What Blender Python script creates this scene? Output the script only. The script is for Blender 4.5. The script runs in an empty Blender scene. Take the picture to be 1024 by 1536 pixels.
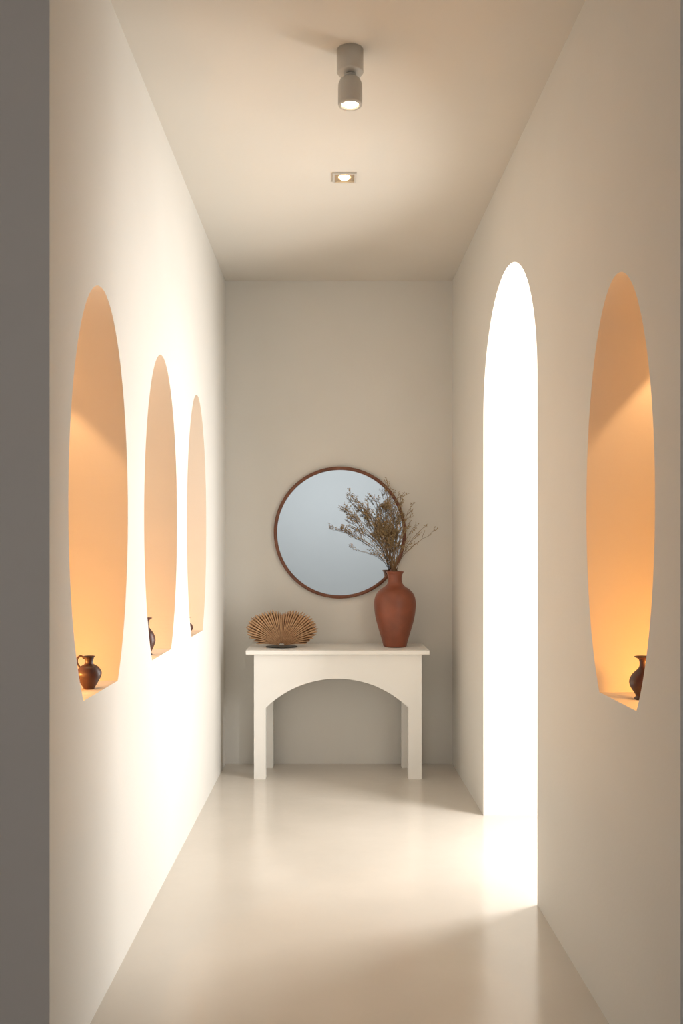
import bpy, bmesh, math, random
from mathutils import Vector, Matrix
random.seed(11)
scene = bpy.context.scene
F = 1367.0; CH = 1.40; D = 6.0; H = 3.181
Y0L, Y0R = 2.32, 2.16
TL, TR = 0.45, 0.45
def xl(y): return -0.689 - 0.0067*(6-y)
def xr(y): return 0.803 + 0.0070*(6-y)

# ------------------------------------------------------------ materials
def newmat(name):
    m = bpy.data.materials.new(name); m.use_nodes = True
    nt = m.node_tree; b = nt.nodes['Principled BSDF']
    return m, nt, b
def mottled(name, c1, c2, scale=3, rough=0.6, rough2=None, bump=0.0, bscale=40, metallic=0, detail=4, spec=0.5):
    m, nt, b = newmat(name)
    tc = nt.nodes.new('ShaderNodeTexCoord')
    n = nt.nodes.new('ShaderNodeTexNoise'); n.inputs['Scale'].default_value = scale; n.inputs['Detail'].default_value = detail
    nt.links.new(tc.outputs['Object'], n.inputs['Vector'])
    r = nt.nodes.new('ShaderNodeValToRGB')
    r.color_ramp.elements[0].position = 0.3; r.color_ramp.elements[1].position = 0.7
    r.color_ramp.elements[0].color = (*c1, 1); r.color_ramp.elements[1].color = (*c2, 1)
    nt.links.new(n.outputs['Fac'], r.inputs['Fac']); nt.links.new(r.outputs['Color'], b.inputs['Base Color'])
    b.inputs['Roughness'].default_value = rough; b.inputs['Metallic'].default_value = metallic
    b.inputs['Specular IOR Level'].default_value = spec
    if rough2 is not None:
        mr = nt.nodes.new('ShaderNodeMapRange'); mr.inputs['From Min'].default_value = 0.3; mr.inputs['From Max'].default_value = 0.7
        mr.inputs['To Min'].default_value = rough; mr.inputs['To Max'].default_value = rough2
        nt.links.new(n.outputs['Fac'], mr.inputs['Value']); nt.links.new(mr.outputs['Result'], b.inputs['Roughness'])
    if bump > 0:
        n2 = nt.nodes.new('ShaderNodeTexNoise'); n2.inputs['Scale'].default_value = bscale; n2.inputs['Detail'].default_value = 3
        nt.links.new(tc.outputs['Object'], n2.inputs['Vector'])
        bp = nt.nodes.new('ShaderNodeBump'); bp.inputs['Strength'].default_value = bump; bp.inputs['Distance'].default_value = 0.01
        nt.links.new(n2.outputs['Fac'], bp.inputs['Height']); nt.links.new(bp.outputs['Normal'], b.inputs['Normal'])
    return m
def emis(name, col, s):
    m, nt, b = newmat(name)
    b.inputs['Base Color'].default_value = (*col, 1)
    b.inputs['Emission Color'].default_value = (*col, 1); b.inputs['Emission Strength'].default_value = s
    return m
M_wall = mottled('plaster_wall', (0.685,0.66,0.61), (0.705,0.68,0.63), 2.5, 0.75, bump=0.05, bscale=60, spec=0.25)
M_ceil = mottled('plaster_ceiling', (0.66,0.62,0.555), (0.68,0.64,0.575), 2.0, 0.8, bump=0.04, spec=0.2)
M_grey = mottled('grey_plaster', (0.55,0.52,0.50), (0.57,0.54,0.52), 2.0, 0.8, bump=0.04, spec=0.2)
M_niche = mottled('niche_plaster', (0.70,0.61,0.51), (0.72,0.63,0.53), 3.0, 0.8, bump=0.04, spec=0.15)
M_blue = mottled('pale_blue_plaster', (0.47,0.505,0.52), (0.485,0.52,0.535), 1.0, 0.85, spec=0.1)
M_floor = mottled('polished_concrete', (0.59,0.535,0.465), (0.65,0.592,0.52), 1.7, 0.25, None, bump=0.0, detail=6)
# soft roughness variation of the polish + faint trowel ripple
def floor_extra(m):
    nt=m.node_tree; b=nt.nodes['Principled BSDF']
    tc=nt.nodes.new('ShaderNodeTexCoord')
    n=nt.nodes.new('ShaderNodeTexNoise'); n.inputs['Scale'].default_value=1.1; n.inputs['Detail'].default_value=1.5
    nt.links.new(tc.outputs['Object'],n.inputs['Vector'])
    mr=nt.nodes.new('ShaderNodeMapRange'); mr.inputs['From Min'].default_value=.3; mr.inputs['From Max'].default_value=.7
    mr.inputs['To Min'].default_value=.12; mr.inputs['To Max'].default_value=.26
    nt.links.new(n.outputs['Fac'],mr.inputs['Value']); nt.links.new(mr.outputs['Result'],b.inputs['Roughness'])
    n2=nt.nodes.new('ShaderNodeTexNoise'); n2.inputs['Scale'].default_value=9; n2.inputs['Detail'].default_value=2
    nt.links.new(tc.outputs['Object'],n2.inputs['Vector'])
    bp=nt.nodes.new('ShaderNodeBump'); bp.inputs['Strength'].default_value=.09; bp.inputs['Distance'].default_value=.01
    nt.links.new(n2.outputs['Fac'],bp.inputs['Height']); nt.links.new(bp.outputs['Normal'],b.inputs['Normal'])
floor_extra(M_floor)
M_table = mottled('white_painted_wood', (0.86,0.835,0.785), (0.88,0.855,0.805), 4, 0.45)
M_terra = mottled('terracotta', (0.17,0.046,0.021), (0.25,0.068,0.031), 9, 0.36, 0.48, bump=0.12, bscale=45)
M_dark = mottled('dark_brown_ceramic', (0.05,0.017,0.010), (0.085,0.027,0.014), 14, 0.4)
M_frame = mottled('dark_wood_frame', (0.13,0.042,0.019), (0.20,0.072,0.034), 12, 0.4)
M_mirror = mottled('mirror_glass', (0.67,0.685,0.69), (0.67,0.685,0.69), 1, 0.02, metallic=1)
M_lamp = mottled('lamp_grey_metal', (0.50,0.47,0.42), (0.53,0.50,0.45), 3, 0.45)
M_twig = mottled('dry_twig', (0.13,0.075,0.035), (0.24,0.15,0.07), 30, 0.8)
M_bud = mottled('dry_bud', (0.26,0.18,0.085), (0.42,0.30,0.15), 60, 0.85)
M_coral = mottled('dried_fan', (0.46,0.27,0.145), (0.66,0.43,0.25), 45, 0.8)
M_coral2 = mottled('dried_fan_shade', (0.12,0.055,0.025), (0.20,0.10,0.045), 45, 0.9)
M_plate = mottled('black_base', (0.02,0.018,0.015), (0.03,0.025,0.02), 8, 0.4)
M_glow = emis('lamp_glow', (1.0,0.82,0.58), 12)
M_glow2 = emis('bulb_glow', (1.0,0.62,0.25), 9)
M_cavity = mottled('lamp_cavity', (0.30,0.24,0.17), (0.34,0.27,0.19), 8, 0.4)

# ------------------------------------------------------------ helpers
def link(o): scene.collection.objects.link(o); return o
def mesh_obj(name, verts, faces, mats, smooth=False):
    me = bpy.data.meshes.new(name); me.from_pydata(verts, [], faces); me.update()
    for m in (mats if isinstance(mats, list) else [mats]): me.materials.append(m)
    bm = bmesh.new(); bm.from_mesh(me); bmesh.ops.recalc_face_normals(bm, faces=bm.faces[:]); bm.to_mesh(me); bm.free()
    if smooth:
        for p in me.polygons: p.use_smooth = True
    return link(bpy.data.objects.new(name, me))
def box(name, x0,x1,y0,y1,z0,z1, mat, bevel=0):
    v = [(x,y,z) for x in (x0,x1) for y in (y0,y1) for z in (z0,z1)]
    f = [(0,1,3,2),(4,6,7,5),(0,4,5,1),(2,3,7,6),(0,2,6,4),(1,5,7,3)]
    o = mesh_obj(name, v, f, mat)
    if bevel:
        b = o.modifiers.new('b','BEVEL'); b.width = bevel; b.segments = 3
    return o
def lathe(name, prof, mat, loc=(0,0,0), seg=64, smooth=True):
    vs, fs = [], []
    n = len(prof)
    for r,z in prof:
        for i in range(seg):
            a = 2*math.pi*i/seg; vs.append((r*math.cos(a), r*math.sin(a), z))
    for j in range(n-1):
        for i in range(seg):
            k=(i+1)%seg; fs.append((j*seg+i, j*seg+k, (j+1)*seg+k, (j+1)*seg+i))
    o = mesh_obj(name, vs, fs, mat, smooth)
    bm = bmesh.new(); bm.from_mesh(o.data); bmesh.ops.remove_doubles(bm, verts=bm.verts, dist=1e-5)
    bmesh.ops.recalc_face_normals(bm, faces=bm.faces[:]); bm.to_mesh(o.data); bm.free()
    o.location = loc
    return o
def smoothprof(pts, n=6):
    out = []
    P = [pts[0]]+list(pts)+[pts[-1]]
    for i in range(1, len(P)-2):
        p0,p1,p2,p3 = P[i-1],P[i],P[i+1],P[i+2]
        for t in [k/n for k in range(n)]:
            out.append(tuple(0.5*((2*p1[c])+(-p0[c]+p2[c])*t+(2*p0[c]-5*p1[c]+4*p2[c]-p3[c])*t*t+(-p0[c]+3*p1[c]-3*p2[c]+p3[c])*t**3) for c in range(len(p1))))
    out.append(tuple(pts[-1])); return out
def empty(name, loc=(0,0,0)):
    e = bpy.data.objects.new(name, None); e.empty_display_size = 0.1; e.location = loc; return link(e)
def parent(c, p):
    c.parent = p; c.matrix_parent_inverse = Matrix.Translation(-Vector(p.location))
def tube(V, Fc, pts, r0, r1, sides=6):
    base = len(V); n = len(pts)
    for i,p in enumerate(pts):
        p = Vector(p)
        d = (Vector(pts[min(i+1,n-1)])-Vector(pts[max(i-1,0)])).normalized()
        a = d.orthogonal().normalized(); b = d.cross(a)
        r = r0+(r1-r0)*i/(n-1)
        for s in range(sides):
            t = 2*math.pi*s/sides; V.append(tuple(p+a*r*math.cos(t)+b*r*math.sin(t)))
    for i in range(n-1):
        for s in range(sides):
            k=(s+1)%sides; Fc.append((base+i*sides+s, base+i*sides+k, base+(i+1)*sides+k, base+(i+1)*sides+s))
    Fc.append(tuple(base+s for s in range(sides))); Fc.append(tuple(base+(n-1)*sides+s for s in reversed(range(sides))))

# ------------------------------------------------------------ shell
def side_wall(name, xf, y0, y1, T, sgn):
    v = [(xf(y0),y0,0),(xf(y1),y1,0),(xf(y1),y1,H),(xf(y0),y0,H)]
    v += [(xf(y0)+sgn*T,y0,0),(xf(y0)+sgn*T,y1,0),(xf(y0)+sgn*T,y1,H),(xf(y0)+sgn*T,y0,H)]
    f = [(0,1,2,3),(4,7,6,5),(0,4,5,1),(3,2,6,7),(0,3,7,4),(1,5,6,2)]
    return mesh_obj(name, v, f, [M_wall, M_grey, M_niche])
def prism(outline, x0, x1):
    n = len(outline)
    v = [(x0,y,z) for y,z in outline]+[(x1,y,z) for y,z in outline]
    f = [tuple(range(n)), tuple(reversed(range(n,2*n)))]
    f += [(i,(i+1)%n,n+(i+1)%n,n+i) for i in range(n)]
    return mesh_obj('cutter', v, f, M_wall)
def cut(o, c):
    m = o.modifiers.new('c','BOOLEAN'); m.operation='DIFFERENCE'; m.solver='EXACT'; m.object=c
    bpy.context.view_layer.update()
    dg = bpy.context.evaluated_depsgraph_get()
    me = bpy.data.meshes.new_from_object(o.evaluated_get(dg))
    o.modifiers.clear(); old = o.data; o.data = me; bpy.data.meshes.remove(old)
    bpy.data.objects.remove(c, do_unlink=True)
ZS = 0.968
def niche_outline(yc, a, zc=1.53, b=0.69, n=160):
    pts = []
    t0 = math.asin((ZS-zc)/b)
    for i in range(n+1):
        t = t0+(math.pi-2*t0)*i/n
        pts.append((yc+a*math.cos(t), zc+b*math.sin(t)))
    return pts
ND = 0.30
left = side_wall('wall_left', xl, Y0L, 6.0, TL, -1)
LN = [(2.837,0.355),(3.82,0.36),(4.785,0.335)]
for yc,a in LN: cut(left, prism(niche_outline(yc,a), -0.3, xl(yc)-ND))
right = side_wall('wall_right', xr, Y0R, 6.0, TR, 1)
RN = (2.63,0.304)
cut(right, prism(niche_outline(RN[0],RN[1],1.53,0.67), 0.5, xr(RN[0])+ND))
AY, AR, AS = 4.22, 0.61, 2.10
arch = [(AY+AR,-0.1)]+[(AY+AR*math.cos(math.pi*i/96), AS+AR*math.sin(math.pi*i/96)) for i in range(97)]+[(AY-AR,-0.1)]
cut(right, prism(arch, 0.5, 1.8))
def inside_niche(c, yc, a, b=0.69):
    return ((c.y-yc)/(a+0.01))**2+((c.z-1.53)/(b+0.01))**2 <= 1.02
for o,sg,y0,xf,ns in ((left,-1,Y0L,xl,[(y,a,0.69) for y,a in LN]),(right,1,Y0R,xr,[(RN[0],RN[1],0.67)])):
    for p in o.data.polygons:
        c = p.center; p.material_index = 0
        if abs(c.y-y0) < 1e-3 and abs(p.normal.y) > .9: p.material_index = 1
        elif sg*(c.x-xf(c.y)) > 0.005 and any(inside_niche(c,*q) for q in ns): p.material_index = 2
XA = 2.6; YB = -3.4
box('wall_back', -1.3, 1.4, 6.0, 6.2, 0, H, M_wall)
lo = xl(Y0L)-TL; ro = xr(Y0R)+TR
box('wall_antechamber_left_return', -XA, lo, Y0L, Y0L+0.2, 0, H, M_grey)
box('wall_antechamber_right_return', ro, XA, Y0R, Y0R+0.2, 0, H, M_grey)
box('wall_antechamber_left', -XA-0.2, -XA, YB, Y0L+0.2, 0, H, M_grey)
box('wall_antechamber_right', XA, XA+0.2, YB, Y0R+0.2, 0, H, M_grey)
box('wall_antechamber_rear', -XA-0.2, XA+0.2, YB-0.2, YB, 0, H, M_blue)
box('floor', -XA-0.2, XA+0.2, YB-0.2, 6.2, -0.15, 0, M_floor)
box('ceiling', -XA-0.2, XA+0.2, YB-0.2, Y0R+0.2, H, H+0.15, M_ceil)
box('ceiling_corridor', -1.3, 1.45, Y0R+0.2, 6.2, H, H+0.15, M_ceil)
box('ground_courtyard', XA+0.2, 9, -2, 12, -0.15, -0.001, M_table)

# ------------------------------------------------------------ console table
con = empty('arched_console_table', (0.047, 5.76, 0))
def arch_panel(name, x0, x1, ix0, ix1, y0, y1, z1, spring, apex):
    cx=(ix0+ix1)/2; c=(ix1-ix0)/2; s=apex-spring; R=(c*c+s*s)/(2*s); zc=apex-R; th=math.asin(c/R)
    arc=[(cx+R*math.sin(-th+2*th*i/40), zc+R*math.cos(-th+2*th*i/40)) for i in range(41)]
    out=[(x0,0),(x0,z1),(x1,z1),(x1,0),(ix1,0)]+list(reversed(arc))+[(ix0,0)]
    n=len(out)
    v=[(x,y0,z) for x,z in out]+[(x,y1,z) for x,z in out]
    fs=[(i,(i+1)%n,n+(i+1)%n,n+i) for i in range(n)]
    A=5; L=A+40; Q=n-1
    for off in (0,n):
        fs.append((3+off,4+off,A+off,2+off)); fs.append((0+off,1+off,L+off,Q+off))
    for off,y in ((0,y0),(n,y1)):
        st=len(v)
        for i in range(A,L+1):
            v.append((out[i][0],y,z1))
        for k in range(40):
            fs.append((A+k+off,A+k+1+off,st+k+1,st+k))
        fs.append((2+off,A+off,st)); fs.append((1+off,st+40,L+off))
    o=mesh_obj(name,v,fs,M_table); return o
ZT=0.795; ZB=0.768
fy0, ry1 = 5.596, 5.955
parts=[arch_panel('front_arch_frame',-0.467,0.561,-0.395,0.480,fy0,fy0+0.07,ZB,0.438,0.618),
       arch_panel('rear_arch_frame',-0.467,0.561,-0.368,0.462,ry1-0.065,ry1,ZB,0.438,0.618),
       box('side_apron_left',-0.467,-0.42,fy0+0.07,ry1-0.065,0.46,ZB,M_table),
       box('side_apron_right',0.513,0.561,fy0+0.07,ry1-0.065,0.46,ZB,M_table),
       box('table_top',-0.516,0.607,5.565,5.985,ZB,ZT,M_table,0.004)]
for p in parts: parent(p, con)

# ------------------------------------------------------------ mirror
mx,mz=0.064,1.523
mir = empty('round_wall_mirror',(mx,5.98,mz))
R=0.433
ring = lathe('mirror_frame',[(R-0.021,0),(R,0),(R+0.001,0.004),(R,0.026),(R-0.004,0.030),(R-0.017,0.030),(R-0.021,0.026),(R-0.021,0)],M_frame,seg=128)
ring.rotation_euler=(math.pi/2,0,0); ring.location=(mx,5.999,mz)
gl = lathe('mirror_pane',[(0.0,0),(R-0.020,0),(R-0.020,0.012),(0,0.012)],M_mirror,seg=128,smooth=False)
gl.rotation_euler=(math.pi/2,0,0); gl.location=(mx,5.998,mz)
for p in (ring,gl): parent(p,mir)

# ------------------------------------------------------------ terracotta vase
S=1/236.5
vp=[(0,0),(15,0),(17.5,1.5),(19,8),(24,25),(29,43),(31.2,60),(30.8,70),(28,79),(22,86),(14.5,91),(11,96),(10.2,102),(11,108),(13,112),(12.6,113.2),(11.4,112.5),(9.4,107),(8.8,101),(9.5,94),(14,88),(26,74),(27,60),(20,25),(0,8)]
vp=[(r*S,z*S) for r,z in vp]
prof=[vp[0],vp[1]]+smoothprof(vp[2:-1],5)+[vp[-1]]
VX,VY=0.410,5.78
lathe('terracotta_vase',prof,M_terra,(VX,VY,ZT),seg=96)

# ------------------------------------------------------------ dried branches
V=[];Fc=[];BV=[];BF=[]
def bud(p,d,l,w):
    p=Vector(p); d=d.normalized(); a=d.orthogonal().normalized(); b=d.cross(a); k=len(BV)
    BV.append(tuple(p)); 
    for s in range(4):
        t=math.pi/2*s; BV.append(tuple(p+d*l*0.45+a*w*math.cos(t)+b*w*math.sin(t)))
    BV.append(tuple(p+d*l))
    for s in range(4):
        q=(s+1)%4; BF.append((k,k+1+s,k+1+q)); BF.append((k+5,k+1+q,k+1+s))
def rv(s): return Vector((random.uniform(-s,s),random.uniform(-s,s),random.uniform(-s,s)))
def cl(p):
    p.y=min(p.y,5.955); return p
def stem(a, b, r, bend, level, density):
    a=Vector(a); b=Vector(b); L=(b-a).length
    ctrl=(a+b)/2+bend; pts=[]
    N=12
    for i in range(N+1):
        t=i/N; p=a*(1-t)**2+ctrl*2*t*(1-t)+b*t*t
        pts.append(cl(p+rv(0.0022*level if 0<i<N else 0)))
    tube(V,Fc,pts,r,r*0.4,5)
    if level<3:
        nb=int(density*L*(24 if level==1 else 30))
        for k in range(nb):
            t=random.uniform(0.30 if level==1 else 0.2,0.98); i=min(int(t*N),N-1)
            p=pts[i].lerp(pts[i+1],t*N-i); d=(pts[i+1]-pts[i]).normalized()
            side=Vector((random.choice((-1,1))*random.uniform(.2,.9),random.uniform(-.6,.5),random.uniform(0,.6)))
            dd=(d+side*0.8).normalized(); l=(random.uniform(.05,.13) if level==1 else random.uniform(.02,.045))*(1.2-t*0.5)
            stem(p, p+dd*l, r*0.55, rv(l*0.12), level+1, density)
    if level>=2:
        for k in range(int(L*160)+1):
            t=random.uniform(.25,1); i=min(int(t*N),N-1); p=pts[i].lerp(pts[i+1],t*N-i)
            d=(pts[i+1]-pts[i]).normalized()+rv(0.8)
            bud(p,d,random.uniform(.006,.012),random.uniform(.0015,.0032))
def P(px,py,dy=0):
    y=VY+dy; return Vector(((px-495)*y/F, y, CH-(py-827)*y/F))
tips=[(577,722,.02,1.1),(520,738,-.05,1.2),(560,745,.05,1.1),(493,791,.0,1.0),(512,760,.06,1.1),(601,745,-.04,1.1),(612,765,.08,1.0),
      (647,802,-.02,.6),(624,786,.05,.7),(536,826,-.06,.8),(588,748,-.08,1.2),(545,758,-.09,1.1),(572,765,.09,1.2),(604,782,-.1,1.1),(528,790,.08,.8),
      (583,735,.1,1.1),(596,765,.05,1.1),(568,780,-.03,1.2),(580,795,.06,1.2),(591,775,-.02,1.2),(575,755,-.06,1.2),(600,800,.03,1.1),(555,780,.03,1.0),(534,748,.02,1.1),(518,775,-.03,1.0),(636,790,.03,.6)]
for i,(px,py,dy,den) in enumerate(tips):
    base=P(592+random.uniform(-5,5),858,random.uniform(-.02,.02)); low=P(592+random.uniform(-5,5),905,0)
    tip=P(px,py,dy); off=(px-592)/236
    tube(V,Fc,[low,base],0.0022,0.0020,5)
    stem(base,tip,0.0022,Vector((-off*0.20,0,abs(off)*0.20)),1,den*0.85)
nV=len(V)
br=mesh_obj('dried_branches',V+BV,Fc+[tuple(i+nV for i in f) for f in BF],[M_twig,M_bud])
for i,p in enumerate(br.data.polygons):
    if p.vertices[0]>=nV: p.material_index=1

# ------------------------------------------------------------ dried fan ornament
FX,FY=(422.5-495)*5.74/F,5.74
fan=empty('dried_fan_ornament',(FX,FY,ZT))
s=5.74/F
def frad(th):
    a=abs(math.degrees(th))
    tab=[(0,49),(4,51),(12,55),(30,59),(45,62),(58,62),(66,59),(73,53),(80,44),(90,30)]
    for (a0,r0),(a1,r1) in zip(tab,tab[1:]):
        if a<=a1: return (r0+(r1-r0)*(a-a0)/(a1-a0))*s
    return 26*s
def fan_layer(V,Fc,dy,sc,tmax,n,wf,deep,jit,phase=0):
    for i in range(n+1):
        th=math.radians(-tmax+2*tmax*(i+phase+random.uniform(-.10,.10))/n)
        r=frad(th)*sc*random.uniform(1-jit,1+jit*.4)
        dth=math.radians(2*tmax/n)*wf
        rings=[]
        for t in (0.08,0.3,0.55,0.75,0.92,1.0):
            rr=r*t; y=dy*math.sin(t*math.pi*0.5)
            w=rr*dth*(1.0 if t<.9 else (.9 if t<.98 else .2))
            thc=th*(1-0.12*(1-t))
            c=Vector((rr*math.sin(thc),y,0.008+rr*math.cos(thc)))
            tx=Vector((math.cos(thc),0,-math.sin(thc)))
            k=len(V); V.extend([tuple(c-tx*w*.5+Vector((0,deep*t,0))),tuple(c-Vector((0,deep*t+.001,0))),tuple(c+tx*w*.5+Vector((0,deep*t,0)))])
            rings.append(k)
        for a,b in zip(rings,rings[1:]):
            Fc.append((a,a+1,b+1,b)); Fc.append((a+1,a+2,b+2,b+1)); Fc.append((a,b,b+2,a+2))
V=[];Fc=[]
fan_layer(V,Fc,-0.012,1.0,84,38,.70,.006,.03)
fan_layer(V,Fc,0.024,1.0,83,40,.70,.006,.03,.5)
fo=mesh_obj('pleated_blades',[(x,y,max(z,.006)) for x,y,z in V],Fc,M_coral); fo.location=(FX,FY,ZT); parent(fo,fan)
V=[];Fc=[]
fan_layer(V,Fc,0.010,.93,82,40,1.05,.001,.03)  # dark backing fan: shade between the blades put into its colour
fo=mesh_obj('gap_shade_backing',[(x,y,max(z,.006)) for x,y,z in V],Fc,M_coral2); fo.location=(FX,FY,ZT); parent(fo,fan)
pl=lathe('base_dish',[(0,0),(0.07,0),(0.10,0.005),(0.098,0.008),(0.06,0.006),(0,0.006)],M_plate,(FX,FY,ZT)); pl.scale=(1,0.7,1); parent(pl,fan)

# ------------------------------------------------------------ niche vessels
def jug(name, x,y,sc=1.0):
    e=empty(name,(x,y,ZS))
    pr=smoothprof([(0.017,0),(0.018,.004),(.026,.018),(.0375,.040),(.038,.055),(.028,.070),(.0145,.078),(.0125,.088),(.016,.099),(.019,.102),(.017,.1025),(.011,.092),(.010,.08)],4)
    b=lathe('jug_body',[(0,0)]+[(r*sc,z*sc) for r,z in pr]+[(0,.075*sc)],M_dark,(x,y,ZS),seg=48); parent(b,e)
    V=[];Fc=[]
    pts=smoothprof([(-.014,0,.096),(-.026,0,.103),(-.036,0,.096),(-.037,0,.082),(-.030,0,.070),(-.026,0,.066)],5)
    tube(V,Fc,[(x+px*sc,y+py,ZS+pz*sc) for px,py,pz in pts],.0036*sc,.003*sc,8)
    h=mesh_obj('jug_handle',V,Fc,M_dark,True); parent(h,e)
def bottle(name,x,y,sc=1.0,h=0.15,r=.036):
    pr=smoothprof([(r*.62,0),(r*.66,.004),(r*.55,.012),(r*.9,h*.28),(r,h*.42),(r*.8,h*.58),(r*.38,h*.72),(r*.28,h*.82),(r*.34,h*.93),(r*.62,h*.985),(r*.58,h),(r*.25,h*.93)],5)
    lathe(name,[(0,0)]+pr+[(0,h*.8)],M_dark,(x,y,ZS),seg=48)
jug('ceramic_jug',-0.757,2.862)
bottle('ceramic_bottle_vase',-0.766,3.80,h=.155,r=.038)
bottle('ceramic_bottle_vase.001',-0.746,4.74,h=.09,r=.034)
bottle('ceramic_bottle_vase.002',0.914,2.66,h=.125,r=.040)

# ------------------------------------------------------------ ceiling lamps
def add_light(name,kind,loc,energy,col,par=None,rot=None,**kw):
    l=bpy.data.lights.new(name,kind); l.energy=energy; l.color=col
    for k,v in kw.items(): setattr(l,k,v)
    o=link(bpy.data.objects.new(name,l)); o.location=loc
    if rot: o.rotation_euler=rot
    if par: parent(o,par)
    return o
sx,sy=0.071,3.24
sp=empty('ceiling_spotlight',(sx,sy,H))
c1=lathe('canopy',[(0,0),(.047,0),(.047,-.078),(.044,-.082),(0,-.082)],M_lamp,(sx,sy,H)); parent(c1,sp)
c2=lathe('swivel_neck',[(0,-.08),(.014,-.08),(.014,-.086),(.022,-.088),(.022,-.093),(.014,-.096),(.014,-.106),(0,-.106)],M_lamp,(sx,sy,H)); parent(c2,sp)
c3=lathe('lamp_head',[(0,-.098),(.024,-.098),(.036,-.106),(.042,-.120),(.043,-.135),(.043,-.190),(.041,-.196),(.034,-.198),(.031,-.196),(.029,-.186),(0,-.186)],M_lamp,(sx,sy,H)); parent(c3,sp)
c4=lathe('lamp_lens',[(0,-.193),(.029,-.191),(.029,-.188),(0,-.188)],M_glow,(sx,sy,H)); parent(c4,sp)
add_light('spot_lamp','SPOT',(sx,sy,H-.205),5,(1,.88,.72),sp,spot_size=math.radians(80),spot_blend=.9,shadow_soft_size=.03)
rx,ry=.068,4.335
rd=empty('recessed_downlight',(rx,ry,H))
def sqring(name,o,i,z0,z1,mat):
    v=[(sx_*a,sy_*a,z) for z in (z0,z1) for a in (o,i) for sx_,sy_ in ((-1,-1),(1,-1),(1,1),(-1,1))]
    fs=[]
    for k in range(4):
        q=(k+1)%4
        fs+= [(k,q,4+q,4+k),(8+k,8+q,12+q,12+k),(k,q,8+q,8+k),(4+k,4+q,12+q,12+k)]
    ob=mesh_obj(name,v,fs,mat); ob.location=(rx,ry,H); return ob
parent(sqring('trim_frame',.056,.046,-.008,0,M_lamp),rd)
bx=box('lamp_cavity',rx-.046,rx+.046,ry-.046,ry+.046,H-.0015,H,M_cavity); parent(bx,rd)
bl=lathe('bulb',[(0,-.012),(.012,-.011),(.022,-.008),(.028,-.002),(.028,0),(0,0)],M_glow2,(rx,ry,H)); parent(bl,rd)
add_light('downlight_lamp','SPOT',(rx,ry,H-.02),10,(1,.86,.66),rd,spot_size=math.radians(115),spot_blend=.9,shadow_soft_size=.02)

# ------------------------------------------------------------ niche lamps
WARM=(1.0,.59,.27)
def niche_light(x_in, sgn, yc, e_spot, e_pt, a):
    e=empty('niche_lamp',(x_in,yc,ZS))
    zt=1.53+.67*math.sqrt(max(0,1-((.12)/a)**2))-.02
    puck=lathe('niche_puck',[(0,0),(.016,0),(.016,.018),(0,.018)],M_lamp,(x_in,yc+.12,zt-.012)); parent(puck,e)
    add_light('niche_spot','SPOT',(x_in,yc+.12,zt-.018),e_spot,WARM,e,spot_size=math.radians(80),spot_blend=.25,shadow_soft_size=.006)
    dish=lathe('shelf_glow_cup',[(0,0),(.018,0),(.02,.014),(.018,.014),(.016,.006),(0,.006)],M_lamp,(x_in,yc-.10,ZS)); parent(dish,e)  # added cup beneath the hidden low lamp
    add_light('shelf_glow_fill','POINT',(x_in,yc-.10,ZS+.05),e_pt,(1.0,.49,.11),e,shadow_soft_size=.02)  # hidden low lamp added for the orange glow at the shelf
niche_light(xl(2.84)-.23,-1,2.84,11,4.5,.355)
niche_light(xl(3.82)-.23,-1,3.82,1.0,3.8,.36)
niche_light(xl(4.79)-.23,-1,4.79,0.5,2.0,.335)
niche_light(xr(2.63)+.23,1,2.63,9.5,4.2,.304)

# ------------------------------------------------------------ daylight
add_light('daylight_courtyard','AREA',(1.75,4.20,1.35),62,(1.0,.985,.96),None,(0,math.radians(90),0),shape='RECTANGLE',size=2.5,size_y=0.5,spread=math.radians(150))
add_light('antechamber_fill','AREA',(0,-1.0,2.9),130,(.97,.98,1.0),None,(math.radians(-60),0,0),shape='RECTANGLE',size=3,size_y=1.0)  # added fill lamp, lights the rear wall that the mirror reflects
w=bpy.data.worlds.new('overcast'); scene.world=w; w.use_nodes=True
bg=w.node_tree.nodes['Background']; bg.inputs[0].default_value=(1,.98,.95,1); bg.inputs[1].default_value=1.8

# ------------------------------------------------------------ camera
cd=bpy.data.cameras.new('camera'); cam=link(bpy.data.objects.new('camera',cd))
cam.location=(0,0,CH); cam.rotation_euler=(math.pi/2,0,0)
cd.sensor_fit='VERTICAL'; cd.sensor_height=36; cd.lens=F/1536*36
cd.shift_x=17/1536; cd.shift_y=59/1536; cd.clip_start=.05
scene.camera=cam
scene.view_settings.view_transform='Standard'
